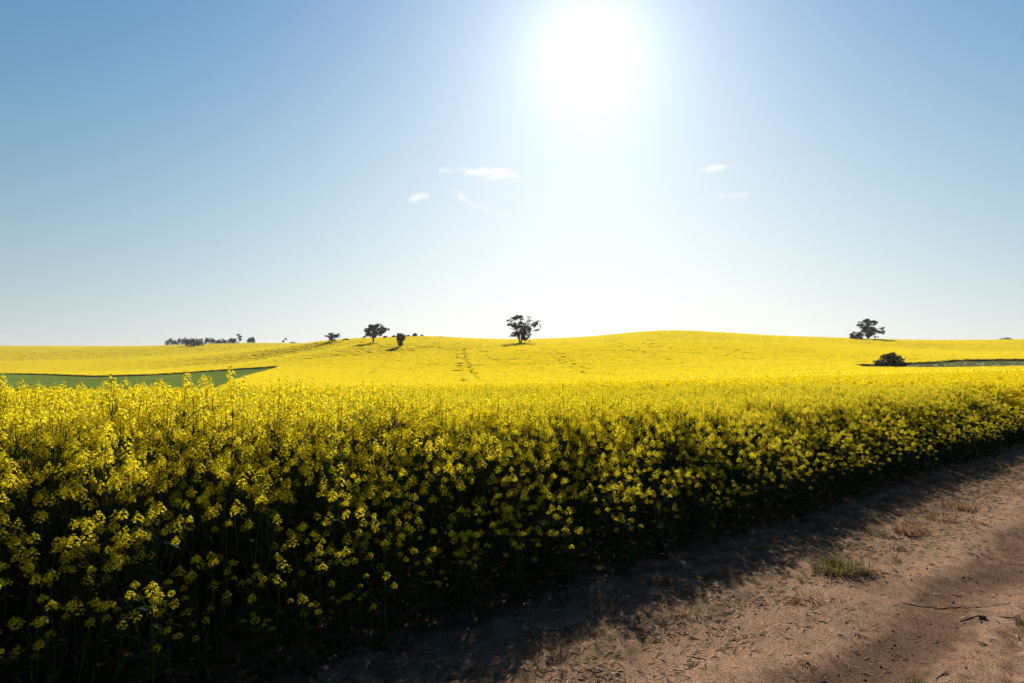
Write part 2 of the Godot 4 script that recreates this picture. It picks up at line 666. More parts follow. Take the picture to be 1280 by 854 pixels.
const TRAMLINES := [-28.0, 340.0, -11.5, 165.0, -24.4, 340.0, -7.6, 165.0, -13.5, 288.0, 22.0, 186.0, 12.3, 326.0, 22.0, 170.0, 15.5, 326.0, 26.0, 170.0, 43.0, 380.0, 53.0, 180.0, 46.4, 380.0, 57.0, 180.0, 56.0, 319.0, 88.0, 195.0, 59.5, 319.0, 91.5, 195.0, 100.0, 380.0, 118.0, 235.0, -60.0, 350.0, -42.0, 180.0]

func far_canola() -> void:
	rng.seed = 103
	var kinds := []
	for i in 4:
		kinds.append(canopy_patch(150))
	var at := [[], [], [], []]
	var green := outline(GREEN)
	var hollow := outline(HOLLOW)
	var bands := [[58.0, 330.0, 1.55, 1.0], [330.0, 540.0, 2.5, 1.55], [540.0, 1000.0, 4.2, 2.5]]
	for b in bands:
		var d: float = b[0]
		while d < b[1]:
			var half := d * 0.98 + 6.0
			var x := -half
			while x < half:
				var px: float = x + rnd(-0.5, 0.5) * b[2]
				var pd: float = d + rnd(-0.5, 0.5) * b[2]
				x += b[2]
				var p := Vector2(px, pd)
				if pd < 400.0 and (Geometry2D.is_point_in_polygon(p, green) or Geometry2D.is_point_in_polygon(p, hollow)):
					continue
				var skip := false
				if pd < 390.0 and pd > 160.0:
					for t in range(0, TRAMLINES.size(), 4):
						var q := Geometry2D.get_closest_point_to_segment(p, Vector2(TRAMLINES[t], TRAMLINES[t + 1]), Vector2(TRAMLINES[t + 2], TRAMLINES[t + 3]))
						if q.distance_to(p) < (1.1 if t < 8 else 0.85) and rng.randf() < (0.65 if t < 8 else 0.5):
							skip = true
							break
				# thin places where the crop has failed, drawn out along the sowing rows
				var thin := broad.get_noise_2d(px * 0.012 + pd * 0.006, pd * 0.10)
				var fail := rough.get_noise_2d(px * 0.05 + 50.0, pd * 0.22)
				if skip or (thin > 0.15 and fail > 0.42) or fail > 0.6:
					continue
				var tall := 1.0 + 0.10 * thin + rnd(-0.05, 0.05) - (0.16 if fail > 0.20 else 0.0)
				var s: float = b[3]
				var basis := Basis(Vector3.UP, rnd(0, TAU)).scaled(Vector3(s, tall, s))
				at[rng.randi() % 4].append(Transform3D(basis, Vector3(px, land(px, pd), -pd)))
			d += b[2]
	var o := base("hill_canola_crop", Vector3.ZERO)
	o.set_meta("kind", "stuff")
	o.set_meta("label", "canola crop in full yellow flower covering the hills")
	for i in 4:
		scatter("canola_stand", kinds[i], at[i], o)


# ------------------------------------------------------------------ trees

func leafy(g: Geo, centre: Vector3, r: Vector3, n: int, size: float, colour: Color) -> void:
	for i in n:
		var p := ball_dir() * pow(rnd(0.05, 1.0), 0.4)
		p = centre + Vector3(p.x * r.x, p.y * r.y, p.z * r.z) + ball_dir() * size * 0.5
		var a := (ball_dir() + Vector3(0, -0.5, 0)).normalized() * size * rnd(0.5, 1.0)
		var b := ball_dir().cross(a).normalized() * size * rnd(0.25, 0.5)
		g.quad(p - a, p + b, p + a, p - b, tint(colour, 0.3))


func tree(called: String, label: String, category: String, x: float, d: float, k: float, origin: Vector2, clumps: Array, trunk_r: float, fork: float, leaf: Color, group := "", stems := 1) -> void:
	# clumps: x, y, half width, half height in the units of a drawing whose scale is k metres; origin is the foot of the trunk in it
	var y := land(x, d)
	var o := base(called, Vector3(x, y, -d))
	tag(o, label, category, group)
	var wood := Geo.new()
	var crown := Geo.new()
	var bark := Color(0.085, 0.07, 0.055)
	var lift := CROP * 0.85   # the drawing's foot is where the trunk leaves the crop
	var forks := []
	for s in stems:
		var lean := Vector3(rnd(-0.25, 0.25) + (s - (stems - 1) * 0.5) * 0.5, 1.0, rnd(-0.2, 0.2))
		var foot := Vector3((s - (stems - 1) * 0.5) * trunk_r * 1.5, -0.4, 0.0)
		var top := foot + lean * (fork + lift + 0.4)
		wood.tube([foot, foot.lerp(top, 0.12) , foot.lerp(top, 0.55) + Vector3(rnd(-0.2, 0.2), 0, 0) * trunk_r, top], [trunk_r * 1.35, trunk_r, trunk_r * 0.85, trunk_r * 0.7], 8, bark)
		forks.append(top)
	for c in clumps:
		var r := Vector3(c[2] * k, c[3] * k, 0.0)
		r.z = (r.x + r.y) * 0.5
		var spread: float = absf((c[0] - origin.x) * k)
		var mid := Vector3((c[0] - origin.x) * k, (origin.y - c[1]) * k + lift, rnd(-1, 1) * (1.0 + spread * 0.6))
		var from: Vector3 = forks[0]
		for f in forks:
			if f.distance_to(mid) < from.distance_to(mid):
				from = f
		if mid.y > from.y * 0.6:
			var bend := from.lerp(mid, 0.5) + Vector3(-(mid.x - from.x) * 0.12, absf(mid.x - from.x) * 0.14, 0)
			var rr := trunk_r * clampf(0.25 + r.x * 0.12, 0.22, 0.5)
			wood.tube([from, bend, mid + Vector3(0, r.y * 0.2, 0)], [rr, rr * 0.65, rr * 0.25], 5, bark)
			for i in 3:
				var tip := mid + Vector3(rnd(-0.8, 0.8) * r.x, rnd(-0.2, 0.8) * r.y, rnd(-0.8, 0.8) * r.z)
				wood.tube([bend.lerp(mid, rnd(0.3, 0.9)), tip], [rr * 0.3, rr * 0.1], 4, bark)
		# each clump is several tufts of leaves with gaps between
		var size := clampf(k * 9.0, 0.16, 0.34)
		var tufts := clampi(int(r.x * r.y * 5.0 / (size * size * 9.0)), 3, 14)
		for i in tufts:
			var q := ball_dir() * pow(rnd(0.1, 1.0), 0.45)
			var at := mid + Vector3(q.x * r.x, q.y * r.y, q.z * r.z)
			var tr := Vector3(r.x, r.y, r.z) * 0.42
			leafy(crown, at, tr, clampi(int(tr.x * tr.y * 15.0 / (size * size)), 10, 70), size, leaf)
	piece("trunk", wood.mesh(M.bark), o)
	piece("crown", crown.mesh(M.leaf), o)


func bush(called: String, label: String, x: float, d: float, w: float, h: float, leaf: Color, group := "", category := "bush") -> void:
	var o := base(called, Vector3(x, land(x, d), -d))
	tag(o, label, category, group)
	var wood := Geo.new()
	var crown := Geo.new()
	var up := CROP * 0.75
	for s in 5:
		var tip := Vector3(rnd(-0.6, 0.6) * w * 0.5, up + h * rnd(0.5, 0.85), rnd(-0.3, 0.3) * w)
		wood.tube([Vector3(rnd(-0.15, 0.15), -0.3, rnd(-0.15, 0.15)), tip * Vector3(0.5, 0.45, 0.5), tip], [0.09 + h * 0.012, 0.07 + h * 0.008, 0.02], 5, Color(0.08, 0.065, 0.05))
	var size := clampf(h * 0.07, 0.14, 0.4)
	for i in 46:
		var a := rnd(0, TAU)
		var r := sqrt(rnd(0, 1))
		var p := Vector3(cos(a) * r * w * 0.44, 0, sin(a) * r * w * 0.36)
		var roof := up + h * (0.2 + 0.72 * sqrt(maxf(0.0, 1.0 - r * r)))
		p.y = lerpf(up * 0.3, roof, pow(rng.randf(), 0.6))
		leafy(crown, p, Vector3(w * 0.12, h * 0.13, w * 0.12), clampi(int(w * h * 0.016 * 14.0 / (size * size)), 20, 110), size, leaf)
	piece("stem", wood.mesh(M.bark), o)
	piece("foliage", crown.mesh(M.leaf), o)


func trees() -> void:
	rng.seed = 104
	var gum := Color(0.050, 0.060, 0.040)
	var dark := Color(0.040, 0.046, 0.030)
	tree("gum_tree", "large spreading gum tree with open crown, alone in the middle of the hillside", "tree", 4.6, 371.0, 371.0 / 853.0 / 14.24, Vector2(450, 690), [
		[400, 212, 95, 30], [345, 250, 60, 35], [460, 250, 50, 28], [262, 300, 55, 24], [265, 362, 58, 30], [335, 365, 60, 40], [360, 415, 60, 30], [300, 432, 40, 12], [480, 335, 70, 45], [440, 400, 60, 40], [540, 395, 70, 55], [500, 450, 80, 50],
		[600, 440, 55, 50], [350, 520, 62, 36], [310, 565, 50, 24], [390, 560, 40, 30], [605, 225, 42, 14], [630, 290, 40, 22], [570, 310, 40, 20], [645, 350, 36, 16], [700, 365, 62, 40], [755, 322, 45, 22], [800, 370, 25, 26], [740, 452, 66, 18], [822, 416, 22, 10],
		[560, 520, 74, 46], [470, 520, 60, 50], [590, 600, 40, 40], [510, 600, 60, 44], [612, 655, 20, 26], [540, 640, 30, 20], [640, 545, 35, 20]], 0.55, 1.6, gum, "", 2)
	tree("gum_tree", "dense domed gum tree left of centre, casting its shadow across the yellow slope", "tree", -82.5, 406.0, 406.0 / 853.0 / 12.8, Vector2(342, 420), [
		[380, 148, 85, 32], [325, 165, 60, 32], [450, 185, 70, 45], [570, 205, 34, 22], [525, 215, 50, 38], [250, 240, 70, 42], [205, 222, 34, 22], [195, 325, 42, 22], [240, 300, 45, 28], [330, 235, 85, 55], [400, 245, 85, 50], [425, 300, 45, 22],
		[480, 255, 60, 38], [300, 290, 60, 28], [260, 200, 60, 20], [360, 330, 30, 22]], 0.6, 2.2, gum)
	tree("gum_tree", "small round tree with reddish right side, below the domed gum tree", "tree", -58.7, 359.0, 359.0 / 853.0 / 12.8, Vector2(775, 480), [
		[765, 308, 60, 34], [800, 340, 60, 48], [745, 350, 42, 46], [785, 385, 56, 46], [765, 430, 44, 40], [795, 420, 40, 40], [822, 375, 34, 40]], 0.35, 0.5, Color(0.07, 0.075, 0.05))
	tree("gum_tree", "ragged gum tree on the right skyline, leaning away from the round bush", "tree", 240.1, 460.0, 460.0 / 853.0 / 10.68, Vector2(375, 360), [
		[350, 118, 48, 26], [300, 160, 48, 33], [385, 150, 51, 40], [335, 200, 71, 38], [480, 130, 46, 26], [490, 165, 34, 19], [505, 110, 20, 9], [400, 215, 71, 48], [445, 215, 57, 43], [500, 255, 69, 38], [575, 265, 41, 26], [560, 215, 46, 16],
		[400, 285, 46, 40], [455, 335, 36, 14], [325, 250, 39, 43], [380, 325, 34, 30], [440, 290, 46, 26]], 0.5, 1.4, dark)
	bush("round_bush", "round dark bush beside the ragged gum tree on the right skyline", 226.2, 448.0, 9.6, 5.4, dark)
	bush("round_bush", "wide dark bush at the left end of the grassy hollow", 101.0, 182.0, 8.4, 4.0, Color(0.034, 0.034, 0.024))
	bush("round_bush", "low bush alone on the far right skyline", 356.0, 492.0, 10.0, 1.8, dark)
	tree("gum_tree", "small open-crowned tree on the skyline left of the domed gum tree", "tree", -118.5, 449.0, 449.0 / 853.0 / 12.8, Vector2(960, 275), [
		[880, 190, 40, 22], [960, 160, 50, 24], [1040, 170, 45, 28], [1000, 200, 60, 30], [930, 215, 50, 30], [1060, 200, 30, 22], [960, 245, 50, 24]], 0.35, 0.6, gum)
	tree("gum_tree", "tiny lone tree leaning right on the far left skyline", "tree", -288.0, 858.0, 858.0 / 853.0 / 12.8, Vector2(195, 265), [
		[225, 195, 26, 14], [240, 208, 14, 10], [200, 235, 22, 18]], 0.3, 0.3, gum)
	# the copse on the far left skyline
	var copse := "trees and bushes of the far copse"
	bush("copse_bush", "leftmost pale bush of the far copse on the skyline", -425.0, 851.0, 15.6, 9.1, gum, copse)
	bush("copse_bush", "second bush from the left in the far copse", -409.0, 848.0, 15.6, 10.7, gum, copse)
	bush("copse_bush", "left half of the dark clump standing lowest in the far copse", -361.0, 765.0, 12.6, 10.7, dark, copse)
	bush("copse_bush", "right half of the dark clump standing lowest in the far copse", -350.0, 761.0, 12.6, 10.9, dark, copse)
	bush("copse_bush", "grey bush right of the dark clump in the far copse", -376.0, 848.0, 16.8, 8.8, gum, copse)
	bush("copse_bush", "low flat bush in the middle of the far copse", -362.0, 849.0, 15.6, 6.5, dark, copse)
	bush("copse_bush", "dark bush at the foot of the tall thin tree of the copse", -348.0, 850.0, 13.2, 7.5, dark, copse)
	tree("gum_tree", "tall thin tree rising above the right end of the far copse", "tree", -340.0, 851.0, 851.0 / 853.0 / 9.85, Vector2(980, 228), [
		[972, 122, 26, 10], [955, 135, 16, 8], [985, 145, 20, 16], [990, 180, 22, 20], [975, 165, 14, 12]], 0.3, 1.2, gum, copse)
	bush("copse_bush", "bush standing apart at the right of the far copse", -327.0, 855.0, 11.4, 8.1, gum, copse)
	bush("copse_bush", "very low dark scrub right of the tiny lone tree", -277.0, 862.0, 9.6, 2.1, dark)
	# scrub along the crest behind the domed tree
	var crest := "scrub along the crest behind the small round tree"
	for b in [[-110.0, 452.0, 4.5, 1.6, "low scrub on the crest left of the domed gum tree"], [-84.0, 452.0, 3.4, 1.8, "small scrub just right of the domed gum tree on the crest"], [-79.5, 460.0, 3.4, 1.7, "small rounded scrub midway between domed gum tree and round tree"], [-70.0, 459.0, 3.6, 1.6, "left scrub clump above the small round tree on the crest"], [-65.0, 458.0, 4.2, 2.6, "taller middle scrub clump right of the small round tree"], [-60.5, 458.0, 2.6, 1.7, "rightmost scrub clump right of the small round tree"], [-47.0, 453.0, 3.4, 0.7, "flattest scrub, alone on the crest near the middle"]]:
		bush("crest_scrub", b[4], b[0], b[1], b[2], b[3], gum, crest, "scrub")


# ------------------------------------------------------------------ canola beside the track

var head_geo := []
var head_mesh := []
var leaf_geo := []
var leaf_mesh := []
var far_head := []


func flower(g: Geo, c: Vector3, out: Vector3, r: float, col: Color) -> void:
	var a := out.cross(Vector3(0.3, 0.9, 0.2)).normalized().rotated(out, rnd(0, TAU))
	var b := out.cross(a)
	for k in 4:
		var dir := a * cos(k * PI / 2) + b * sin(k * PI / 2)
		var side := out.cross(dir)
		var cup := rnd(0.05, 0.45)
		var tip := c + dir * r + out * r * cup
		var mid := c + dir * r * 0.68 + out * r * cup * 0.5
		var t := tint(col, 0.08)
		g.tri(c, mid + side * r * 0.38, tip, t)
		g.tri(c, tip, mid - side * r * 0.38, t)


func make_heads() -> void:
	for i in 7:
		var g := Geo.new()
		var f := Geo.new()
		var n := 13 + (i * 5) % 13
		var tall := 0.045 + 0.012 * (i % 4)
		for k in n:
			var t := float(k) / n
			var a := k * 2.4 + rnd(-0.3, 0.3)
			var r := 0.031 * sin(PI * (0.25 + 0.68 * t)) * rnd(0.75, 1.2)
			var p := Vector3(cos(a) * r, -tall * (1.0 - t) + rnd(-0.004, 0.004) + 0.008, sin(a) * r)
			var out := Vector3(cos(a), 0.45 + t * 0.9, sin(a)).normalized()
			flower(g, p, out, rnd(0.0095, 0.0125), tint(PETAL, 0.08))
			if k % 2 == 0:
				var s := ball_dir() * 0.016
				var s2 := ball_dir().cross(s).normalized() * 0.013
				f.quad(p * 1.1 - s, p * 1.1 + s2, p * 1.1 + s, p * 1.1 - s2, tint(PETAL, 0.1))
				s = s.cross(s2).normalized() * 0.014
				f.quad(p - s, p + s2, p + s, p - s2, tint(PETAL, 0.1))
		# unopened buds on top
		for k in 7:
			var q := Vector3(rnd(-0.008, 0.008), rnd(0.012, 0.024), rnd(-0.008, 0.008))
			g.quad(q - Vector3(0.003, 0, 0), q + Vector3(0, 0.008, 0.002), q + Vector3(0.003, 0, 0), q - Vector3(0, 0.004, 0), Color(0.42, 0.42, 0.03))
			g.quad(q - Vector3(0, 0, 0.003), q + Vector3(0.002, 0.008, 0), q + Vector3(0, 0, 0.003), q - Vector3(0, 0.004, 0), Color(0.40, 0.40, 0.03))
		head_geo.append(g)
		head_mesh.append(g.mesh(M.petal))
		far_head.append(f)
	for i in 4:
		var g := Geo.new()
		var long := 0.08 + 0.028 * i
		var wide := long * (0.16 + 0.03 * (i % 3))
		var prev := [Vector3.ZERO, Vector3.ZERO, Vector3.ZERO]
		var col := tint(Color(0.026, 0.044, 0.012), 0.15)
		for s in range(1, 5):
			var t := s / 4.0
			var y := 0.35 * long * sin(t * 1.4) - long * 0.55 * t * t
			var w := wide * sin(t * PI * 0.92 + 0.2) * 0.9
			var row := [Vector3(t * long, y + w * 0.25, -w), Vector3(t * long, y, 0), Vector3(t * long, y + w * 0.25, w)]
			g.quad(prev[0], row[0], row[1], prev[1], col)
			g.quad(prev[1], row[1], row[2], prev[2], col)
			prev = row
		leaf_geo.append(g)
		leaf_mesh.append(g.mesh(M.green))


func plant_design(height: float, branches: int, low: float) -> Dictionary:
	# stem with its branches and pods, where the flower heads sit and where the leaves leave
	var stem := Geo.new()
	var heads := []
	var leaves := []
	var lean := Vector3(rnd(-0.06, 0.06), 0, rnd(-0.06, 0.06))
	var top := Vector3(0, height, 0) + lean
	var sway := Vector3(rnd(-0.03, 0.03), 0, rnd(-0.03, 0.03))
	var path := [Vector3(0, -0.05, 0), Vector3(0, height * 0.33, 0) + sway, top * 0.68 + sway * 0.7, top]
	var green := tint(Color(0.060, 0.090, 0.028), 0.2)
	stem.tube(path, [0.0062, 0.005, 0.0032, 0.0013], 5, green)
	heads.append([rng.randi() % 7, Transform3D(Basis(Vector3.UP, rnd(0, TAU)).scaled(Vector3.ONE * rnd(0.9, 1.15)), top)])
	pods(stem, top, (top - path[2]).normalized(), green)
	for i in branches:
		var t := lerpf(low, 0.86, (i + rnd(0.1, 0.9)) / branches)
		var from := top * t + sway * (1.0 - absf(t - 0.5))
		var a := i * 2.399 + rnd(-0.5, 0.5)
		var out := Vector3(cos(a), 0, sin(a))
		var reach := rnd(0.07, 0.22) * (1.25 - t * 0.5)
		var rise := (height - from.y) * rnd(0.52, 1.0)
		var tip := from + out * reach + Vector3(0, maxf(rise, 0.10), 0)
		var mid := from.lerp(tip, 0.45) + out * reach * 0.28
		stem.tube([from, mid, tip], [0.0026, 0.0019, 0.001], 4, green)
		heads.append([rng.randi() % 7, Transform3D(Basis(Vector3.UP, rnd(0, TAU)).rotated(out.cross(Vector3.UP), rnd(-0.35, 0.1)).scaled(Vector3.ONE * rnd(0.6, 1.05)), tip)])
		pods(stem, tip, (tip - mid).normalized(), green)
		if rng.randf() < 0.7:
			leaves.append([rng.randi() % 3, Transform3D(Basis(Vector3.UP, -a).rotated(Vector3.UP, rnd(-0.4, 0.4)), from)])
	for i in 8:
		var t := rnd(0.06, 0.55)
		leaves.append([1 + rng.randi() % 3, Transform3D(Basis(Vector3.UP, rnd(0, TAU)).scaled(Vector3.ONE * rnd(0.8, 1.5)), top * t + sway * (1.0 - absf(t - 0.5)))])
	return {"stem": stem, "heads": heads, "leaves": leaves}


func pods(stem: Geo, tip: Vector3, along: Vector3, green: Color) -> void:
	for k in 7:
		var p := tip - along * (0.055 + k * 0.017)
		var a := k * 2.4 + rnd(0, 1)
		var out := Vector3(cos(a), 0.5, sin(a))
		var e := p + out * rnd(0.025, 0.042)
		var s := out.cross(along).normalized() * 0.0016
		stem.quad(p - s * 0.5, e - s, e + out * 0.006, e + s, green)


func near_canola() -> void:
	rng.seed = 105
	make_heads()
	var designs := []
	var stems := []
	for i in 12:
		var de := plant_design(1.25 + rnd(-0.03, 0.03), (8 + i % 4) if i < 8 else 4 + i % 3, 0.44 if i < 8 else 0.34)
		designs.append(de)
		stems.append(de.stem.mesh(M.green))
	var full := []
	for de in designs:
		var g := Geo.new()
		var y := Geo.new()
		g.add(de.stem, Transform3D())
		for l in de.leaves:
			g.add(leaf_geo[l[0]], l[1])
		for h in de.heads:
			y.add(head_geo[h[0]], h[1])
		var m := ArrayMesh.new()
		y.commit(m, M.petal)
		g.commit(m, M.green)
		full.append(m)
	var light := []
	for k in 6:
		# a square half metre of crop farther off: six plants with simpler flowers
		var g := Geo.new()
		var y := Geo.new()
		for i in 7:
			var de: Dictionary = designs[(k * 5 + i) % 8]
			var t := Transform3D(Basis(Vector3.UP, rnd(0, TAU)).scaled(Vector3(1.1, rnd(0.88, 1.06), 1.1)), Vector3(rnd(-0.3, 0.3), 0, rnd(-0.3, 0.3)))
			g.add(de.stem, t)
			for l in de.leaves:
				g.add(leaf_geo[l[0]], t * l[1])
			for h in de.heads:
				y.add(far_head[h[0]], t * h[1])
		var m := ArrayMesh.new()
		y.commit(m, M.petal)
		g.commit(m, M.green)
		light.append(m)
	# where the plants stand
	var near := []
	var step := 0.155
	var v := EDGE
	while v > -26.0:
		var u := -14.0
		while u < 24.0:
			var pu := u + rnd(-0.5, 0.5) * step
			var pv := v + rnd(-0.5, 0.5) * step
			u += step
			var p := xd_of(pu, pv)
			if p.y < 0.6 or p.y > 15.0 or absf(p.x) > p.y * 0.95 + 1.2:
				continue
			var inward := EDGE - pv + 0.18 * broad.get_noise_1d(pu * 1.3)
			if inward < 0.0:
				continue
			var tallest := crop_top(p.x, p.y)
			var h := lerpf(0.45, tallest, smoothstep(-0.2, 1.45, inward)) + rng.randfn(0.0, 0.06 + 0.22 * maxf(0.0, tallest - 1.15)) + 0.10 * broad.get_noise_2d(pu * 0.6, pv * 0.6)
			near.append([p.x, p.y, maxf(h, 0.35), inward])
		v -= step
	# plants that overtop the rest at the left: direction in the survey picture, distance
	var special := [[50, 474, 4.3, "tall canola plant with two heads above the crop near the left edge"], [152, 470, 4.4, "tallest canola plant of the left group, its head against the green field"], [268, 481, 5.2, "canola plant whose head overlaps the right part of the green field"], [360, 471, 6.0, "lone tall canola plant poking up right of the green field"], [77, 477, 4.6, "slim canola plant rising between the two tallest at the left"], [203, 478, 4.9, "canola plant overtopping the crop in front of the green field middle"], [133, 480, 4.2, "canola plant just left of the tallest at the left"]]
	var chosen := []
	for s in special:
		var t := towards(s[0], s[1])
		var f: float = s[2]
		chosen.append([t.x / -t.z * f, f, EYE + t.y / -t.z * f, 9.0, s[3]])
	# the plants that show largest become single plants, the rest one mass
	near.sort_custom(func(a, b): return a[1] * a[1] + a[0] * a[0] + a[3] * 4.0 < b[1] * b[1] + b[0] * b[0] + b[3] * 4.0)
	var rest := [[], [], [], [], [], [], [], [], [], [], [], []]
	for q in near:
		var in_frame: bool = absf(q[0]) < q[1] * 0.76 and q[1] > 2.6 and EYE - q[2] < q[1] * 0.5
		if in_frame and chosen.size() < 300:
			chosen.append(q)
			continue
		var i := kind_for(q[3])
		rest[i].append(stand(q))
	for q in chosen:
		var i := kind_for(q[3])
		var de: Dictionary = designs[i]
		var at := stand(q)
		var o := base("canola_plant", at.origin)
		o.basis = at.basis
		piece("stem", stems[i], o)
		for h in de.heads:
			piece("flower_head", head_mesh[h[0]], o, h[1])
		for l in de.leaves:
			piece("leaf", leaf_mesh[l[0]], o, l[1])
		if q.size() > 4:
			tag(o, q[4], "canola plant", "canola plants at the front of the crop")
		elif q[3] < 0.5:
			tag(o, "short canola plant in the shaded outer rows, " + below_what(q), "canola plant", "canola plants at the front of the crop")
		else:
			tag(o, "flowering canola plant just behind the outer rows, " + below_what(q), "canola plant", "canola plants at the front of the crop")
	var crop := base("canola_crop", Vector3.ZERO)
	crop.set_meta("kind", "stuff")
	crop.set_meta("label", "dense canola crop in yellow flower behind the front plants")
	for i in 12:
		if rest[i].size():
			scatter("canola_rows", full[i], rest[i], crop)
	var mass := [[], [], [], [], [], []]
	var d := 2.0
	while d < 64.0:
		var cell := 0.42 if d < 32.0 else 0.52
		var x := -d * 0.98 - 3.0
		while x < d * 0.98 + 3.0:
			var px := x + rnd(-0.5, 0.5) * cell
			var pd := d + rnd(-0.5, 0.5) * cell
			x += cell
			var t := uv_of(px, pd)
			var inward := EDGE - t.y + 0.18 * broad.get_noise_1d(t.x * 1.3)
			if inward < 0.1 or (pd <= 15.0 and t.x < 24.0 and t.y > -26.0 and absf(px) <= pd * 0.95 + 1.2):
				continue
			var tallest := crop_top(px, pd)
			var h := lerpf(0.5, tallest, smoothstep(-0.2, 1.4, inward)) + rng.randfn(0.0, 0.04) + 0.06 * broad.get_noise_2d(t.x * 0.5, t.y * 0.5)
			var k := h / 1.25
			mass[rng.randi() % 6].append(Transform3D(Basis(Vector3.UP, rnd(0, TAU)).scaled(Vector3(1.0, k, 1.0)), Vector3(px, land(px, pd), -pd)))
		d += cell
	for i in 6:
		scatter("canola_mass", light[i], mass[i], crop)


func below_what(q: Array) -> String:
	var px: float = 640.0 + 853.0 * q[0] / q[1]
	if px < 90.0:
		return "at the left edge of the picture"
	for b in [[205.0, "below the left part of the green field"], [320.0, "straight below the far copse"], [430.0, "below the small skyline tree"], [540.0, "below the domed gum tree"], [640.0, "just left of below the lone gum tree"], [760.0, "just right of below the lone gum tree"]]:
		if px < b[0]:
			return b[1]
	return "below the rounded hill on the right"


func crop_top(x: float, d: float) -> float:
	# the crop grows tallest in the corner left of the viewer
	return lerpf(1.36, 1.10, smoothstep(0.0, 1.0, Vector2(x + 2.5, d - 3.0).length() / 9.0))


func kind_for(inward: float) -> int:
	return 8 + rng.randi() % 4 if inward < 0.4 else rng.randi() % 12 if inward < 0.75 else rng.randi() % 8


func stand(q: Array) -> Transform3D:
	var k: float = q[2] / 1.27
	var b := Basis(Vector3.UP, rnd(0, TAU)).scaled(Vector3(lerpf(1.0, k, 0.5), k, lerpf(1.0, k, 0.5)))
	var lean := 0.16 if q[3] < 0.6 else 0.05
	b = Basis(Vector3(rnd(-1, 1), 0, rnd(-1, 1)).normalized(), rnd(0, lean)) * b
	return Transform3D(b, Vector3(q[0], land(q[0], q[1]) + 0.0, -q[1]))


# ------------------------------------------------------------------ on the track

func blades(g: Geo, n: int, radius: float, height: float, cols: Array, width := 0.004, flop := 0.6) -> void:
	for i in n:
		var a := rnd(0, TAU)
		var r := sqrt(rng.randf()) * radius * 0.45
		var p := Vector3(cos(a) * r, -0.01, sin(a) * r)
		var out := Vector3(cos(a + rnd(-0.7, 0.7)), 0, sin(a + rnd(-0.7, 0.7)))
		var h := height * rnd(0.45, 1.0)
		var mid := p + out * h * 0.25 * flop + Vector3(0, h * 0.6, 0)
		var tip := mid + out * h * 0.6 * flop + Vector3(0, h * (0.4 - 0.35 * flop * rng.randf()), 0)
		var s := out.cross(Vector3.UP) * width
		var c: Color = tint(cols[rng.randi() % cols.size()], 0.3)
		g.quad(p - s, mid - s * 0.8, mid + s * 0.8, p + s, c)
		g.tri(mid - s * 0.8, tip, mid + s * 0.8, c)


func on_track(px: float, py: float) -> Vector2:
	var t := towards(px, py)
	var k := EYE / -t.y
	return Vector2(t.x * k, -t.z * k)


func tuft(called: String, label: String, px: float, py: float, n: int, radius: float, height: float, cols: Array, width := 0.004, flop := 0.6) -> void:
	var p := on_track(px, py)
	var g := Geo.new()
	blades(g, n, radius, height, cols, width, flop)
	# the crown of roots that holds the blades together
	for k in 6:
		var a := k * TAU / 6.0
		var b := a + TAU / 6.0
		var r := radius * 0.4
		g.tri(Vector3(0, 0.012, 0), Vector3(cos(b) * r, -0.015, sin(b) * r), Vector3(cos(a) * r, -0.015, sin(a) * r), tint(cols[0], 0.2) * 0.8)
	var o := piece(numbered(called), g.mesh(M.grass), self, Transform3D(Basis(), Vector3(p.x, track_y(p.x, p.y), -p.y)))
	tag(o, label, "grass tuft", "grass tufts on the track verge")


func stick(label: String, pts: Array, r: float, col: Color) -> void:
	var path := []
	var radii := []
	var o := on_track(pts[0][0], pts[0][1])
	var foot := Vector3(o.x, track_y(o.x, o.y), -o.y)
	for i in pts.size():
		var p := on_track(pts[i][0], pts[i][1])
		path.append(Vector3(p.x, track_y(p.x, p.y) + r * 0.6, -p.y) - foot)
		radii.append(r * (1.0 if i > 0 and i < pts.size() - 1 else 0.4) * rnd(0.6, 1.3))
	var g := Geo.new()
	g.tube(path, radii, 6, col)
	tag(piece(numbered("dead_twig"), g.mesh(M.bark), self, Transform3D(Basis(), foot)), label, "twig", "dead twigs lying on the track")


